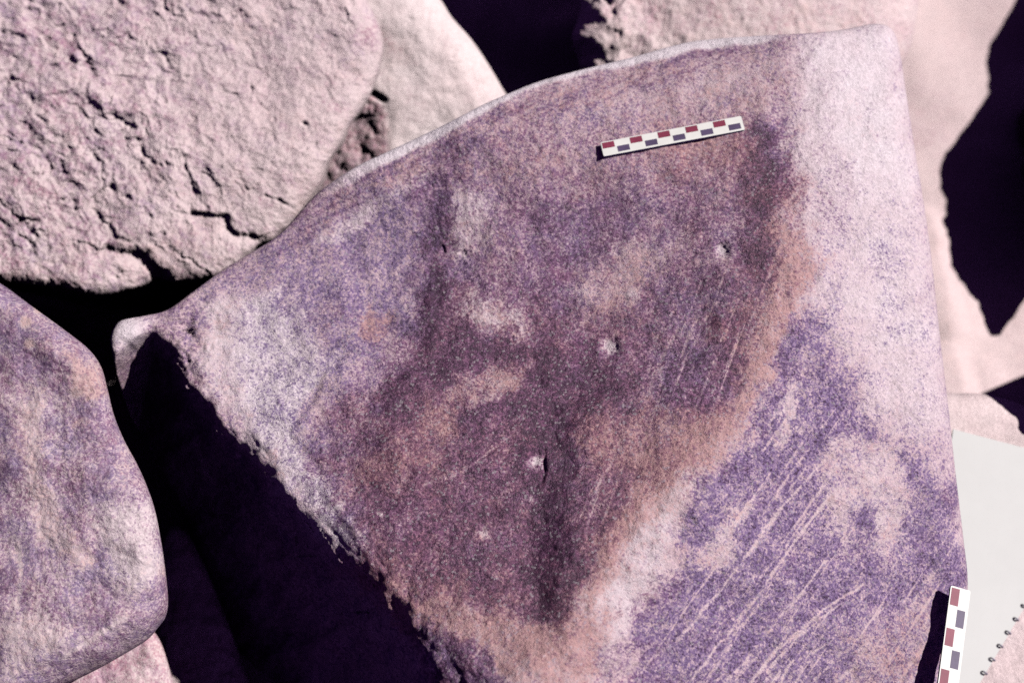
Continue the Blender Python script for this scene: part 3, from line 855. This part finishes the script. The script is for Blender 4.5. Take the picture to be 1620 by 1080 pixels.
def box_mesh(name, x0, x1, y0, y1, z0, z1, bevel=0.0, bow=None, nx=1, corner=0.0):
    import bmesh
    bm = bmesh.new()
    if corner:
        pts = []
        for cx, cy, a0 in ((x1 - corner, y1 - corner, 0), (x0 + corner, y1 - corner, 90), (x0 + corner, y0 + corner, 180), (x1 - corner, y0 + corner, 270)):
            for i in range(5):
                a = math.radians(a0 + i * 22.5)
                pts.append((cx + corner * math.cos(a), cy + corner * math.sin(a)))
        f = bm.faces.new([bm.verts.new((p[0], p[1], z0)) for p in pts])
        r = bmesh.ops.extrude_face_region(bm, geom=[f])
        for v in r['geom']:
            if isinstance(v, bmesh.types.BMVert): v.co.z = z1
        for i in range(1, nx):
            x = x0 + (x1 - x0) * i / nx
            bmesh.ops.bisect_plane(bm, geom=bm.verts[:] + bm.edges[:] + bm.faces[:], plane_co=(x, 0, 0), plane_no=(1, 0, 0))
    else:
        vs = []
        for i in range(nx + 1):
            x = x0 + (x1 - x0) * i / nx
            vs.append([bm.verts.new((x, y, z)) for y, z in ((y0, z0), (y1, z0), (y1, z1), (y0, z1))])
        for i in range(nx):
            for j in range(4):
                bm.faces.new([vs[i][j], vs[i + 1][j], vs[i + 1][(j + 1) % 4], vs[i][(j + 1) % 4]])
        bm.faces.new(vs[0]); bm.faces.new(vs[-1][::-1])
    bmesh.ops.recalc_face_normals(bm, faces=bm.faces)
    if bow:
        for v in bm.verts: v.co.z += bow(v.co.x)
    me = bpy.data.meshes.new(name); bm.to_mesh(me); bm.free()
    return me

def scale_bar(name, matrix, label, length=0.102, width=0.0105, thick=0.0012, bow=None, size=1.0, mirror=False):
    root = bpy.data.objects.new(name, None); root.empty_display_size = 0.02
    col.objects.link(root); root.matrix_world = matrix
    tag(root, label, 'scale bar', 'checkered scale bars')
    bow = bow or (lambda x: 0.0)
    def part(n, me, m):
        me.materials.append(m)
        o = bpy.data.objects.new(n, me); col.objects.link(o); o.parent = root
    part('plate', box_mesh('plate', -length / 2, length / 2, -width / 2, width / 2, 0, thick, bow=bow, nx=12, corner=0.0011), M_WHITE)
    pitch = 0.0985 * length
    for i in range(10):
        xc = -length / 2 + 0.050 * length + i * pitch
        w = 0.0845 * length
        if i % 2 == 0:
            y0, y1, m, n = width * 0.03, width * 0.44, M_RED, 'red_check'
        else:
            y0, y1, m, n = -width * 0.37, width * 0.03, M_BLACK, 'black_check'
        if mirror: y0, y1 = -y1, -y0
        part(n, box_mesh(n, xc - w / 2, xc + w / 2, y0, y1, thick + 0.00002, thick + 0.00012, bow=bow, nx=2), m)
    return root

def frame_matrix(o, xdir, ydir):
    x = Vector(xdir).normalized(); y = Vector(ydir); z = x.cross(y).normalized(); y = z.cross(x)
    m = Matrix.Identity(4)
    for i in range(3):
        m[i][0], m[i][1], m[i][2], m[i][3] = x[i], y[i], z[i], o[i]
    return ROT @ m

mpx, mpy = to_px(MAINV[:, 0], MAINV[:, 1], MAINV[:, 2])
def surf(px, py, r=10):
    m = np.hypot(mpx - px, mpy - py) < r
    return MAINV[m]
# first bar: fitted to the stone below it
m = (np.abs((mpx - 1063) * .983 - (mpy - 218) * .185) < 113) & (np.abs((mpx - 1063) * .185 + (mpy - 218) * .983) < 11)
pts = MAINV[m]
Amat = np.c_[np.ones(len(pts)), pts[:, 0], pts[:, 1]]
cf = np.linalg.lstsq(Amat, pts[:, 2], rcond=None)[0]
res = pts[:, 2] - Amat @ cf
pl1 = (cf[0] + np.quantile(res, 0.97), cf[1], cf[2])
def P3(px, py, pl):
    a, b, c = on_plane(px, py, pl); return Vector((float(a), float(b), float(c)))
L, Rr = P3(952.5, 239, pl1), P3(1175, 197, pl1)
Tt = P3(1060, 206, pl1) - P3(1064, 228, pl1)
bar_len = (Rr - L).length
scale_bar('scale_bar', frame_matrix((L + Rr) / 2, Rr - L, Tt), 'red and black checked white scale bar lying flat near the top of the varnished boulder',
          length=bar_len, width=bar_len * 0.112, thick=0.0024, bow=lambda x: 0.0)
print('bar length', bar_len)

# second bar: leans on the right flank, its left edge held clear of the stone
pt = surf(1512, 930, 8).mean(0); pb = surf(1497, 1060, 8).mean(0)
print('flank', pt, pb)
corner = (1502.5, 926)
zc = float(surf(1490, 930, 10)[:, 2].mean()) + 0.008
def at_z(px, py, z):
    return Vector(((px - 810) * S * (DIST - z), -(py - 540) * S * (DIST - z), z))
ln, wd = 0.149, 0.0150
xd = Vector((-39, -150, 58)).normalized()          # down the flank, towards the viewer
yd = Vector((29, 12, -9)); yd = (yd - xd * yd.dot(xd)).normalized()
ctr = at_z(corner[0], corner[1], zc) + xd * ln / 2 + yd * wd / 2
scale_bar('scale_bar', frame_matrix(ctr, xd, yd), 'checked scale bar leaning on the boulder flank beside the white paper pad',
          length=ln, width=wd, thick=0.0020, size=1.46, mirror=True)

# ------------------------------------------------------------------ paper pad
M_PAPER = plain('white_paper', (.66, .67, .655), 0.85, 0.025, 60, 0.1)
M_WIRE = plain('dark_wire', (.24, .21, .29), 0.5, 0.1, 300)
PAD_PLANE = (SLAB_PLANE[0] + 0.006, SLAB_PLANE[1], SLAB_PLANE[2])
c0 = P3(1507, 679, PAD_PLANE); c1 = P3(1748, 742, PAD_PLANE); c2 = P3(1500, 1165, PAD_PLANE); c3 = P3(1380, 1100, PAD_PLANE)
pad = bpy.data.objects.new('paper_pad', None); pad.empty_display_size = 0.02; col.objects.link(pad)
tag(pad, 'blank white paper pad with dark binding loops, tucked beside the boulder at the right', 'paper pad')
nrm = (c1 - c0).cross(c2 - c0).normalized()
if nrm.z < 0: nrm = -nrm
c3 = P3(1440, 1130, PAD_PLANE)
pad_o = (c0 + c1 + c2 + c3) / 4
pad.matrix_world = ROT @ Matrix.Translation(pad_o)
import bmesh
def slab(name, corners, thick, mat, z0=0.0):
    bm = bmesh.new(); n = 14
    grid = {}
    for s_ in (0, 1):
        for i in range(n + 1):
            for j in range(n + 1):
                u, v = i / n, j / n
                p = (corners[0] * (1 - u) * (1 - v) + corners[1] * u * (1 - v) + corners[2] * u * v + corners[3] * (1 - u) * v)
                curl = 0.0015 * math.sin(u * 2.2 + v * 3) * v
                grid[s_, i, j] = bm.verts.new(p - pad_o + nrm * (z0 + thick * s_ + curl))
    for i in range(n):
        for j in range(n):
            bm.faces.new([grid[1, i, j], grid[1, i + 1, j], grid[1, i + 1, j + 1], grid[1, i, j + 1]])
            bm.faces.new([grid[0, i, j], grid[0, i, j + 1], grid[0, i + 1, j + 1], grid[0, i + 1, j]])
        for (a0, b0, a1, b1) in ((i, 0, i + 1, 0), (n, i, n, i + 1), (i + 1, n, i, n), (0, i + 1, 0, i)):
            bm.faces.new([grid[0, a0, b0], grid[0, a1, b1], grid[1, a1, b1], grid[1, a0, b0]])
    bmesh.ops.recalc_face_normals(bm, faces=bm.faces)
    me = bpy.data.meshes.new(name); bm.to_mesh(me); bm.free(); me.materials.append(mat)
    o = bpy.data.objects.new(name, me); col.objects.link(o); o.parent = pad
    return o
slab('backing_sheet', [c0, c1, c2, c3], 0.0006, M_PAPER, 0.0)
slab('page', [c0 + nrm * .0001, c1, c2, c3], 0.0006, M_PAPER, 0.0009)
# binding loops along the lower right edge
edge = c2 - c1
en = edge.normalized(); out = en.cross(nrm).normalized()
if out.x < 0: out = -out
nl = int(edge.length / 0.0125)
bm = bmesh.new()
RI, TI = 0.0020, 0.00065
ring_v = []
for i in range(14):
    a_ = 2 * math.pi * i / 14
    cpt = out * (math.cos(a_) * RI) + nrm * (math.sin(a_) * RI)
    rad_d = cpt.normalized()
    ring_v.append([bm.verts.new(cpt + rad_d * (TI * math.cos(k * math.pi / 3)) + en * (TI * math.sin(k * math.pi / 3))) for k in range(6)])
for i in range(14):
    for k in range(6):
        bm.faces.new([ring_v[i][k], ring_v[(i + 1) % 14][k], ring_v[(i + 1) % 14][(k + 1) % 6], ring_v[i][(k + 1) % 6]])
bmesh.ops.recalc_face_normals(bm, faces=bm.faces)
loop_me = bpy.data.meshes.new('binding_loop'); bm.to_mesh(loop_me); bm.free(); loop_me.materials.append(M_WIRE)
for i in range(nl):
    o = bpy.data.objects.new('binding_loop', loop_me); col.objects.link(o); o.parent = pad
    o.location = c1 + en * (0.008 + 0.0125 * i) - pad_o + nrm * 0.001 - out * 0.001
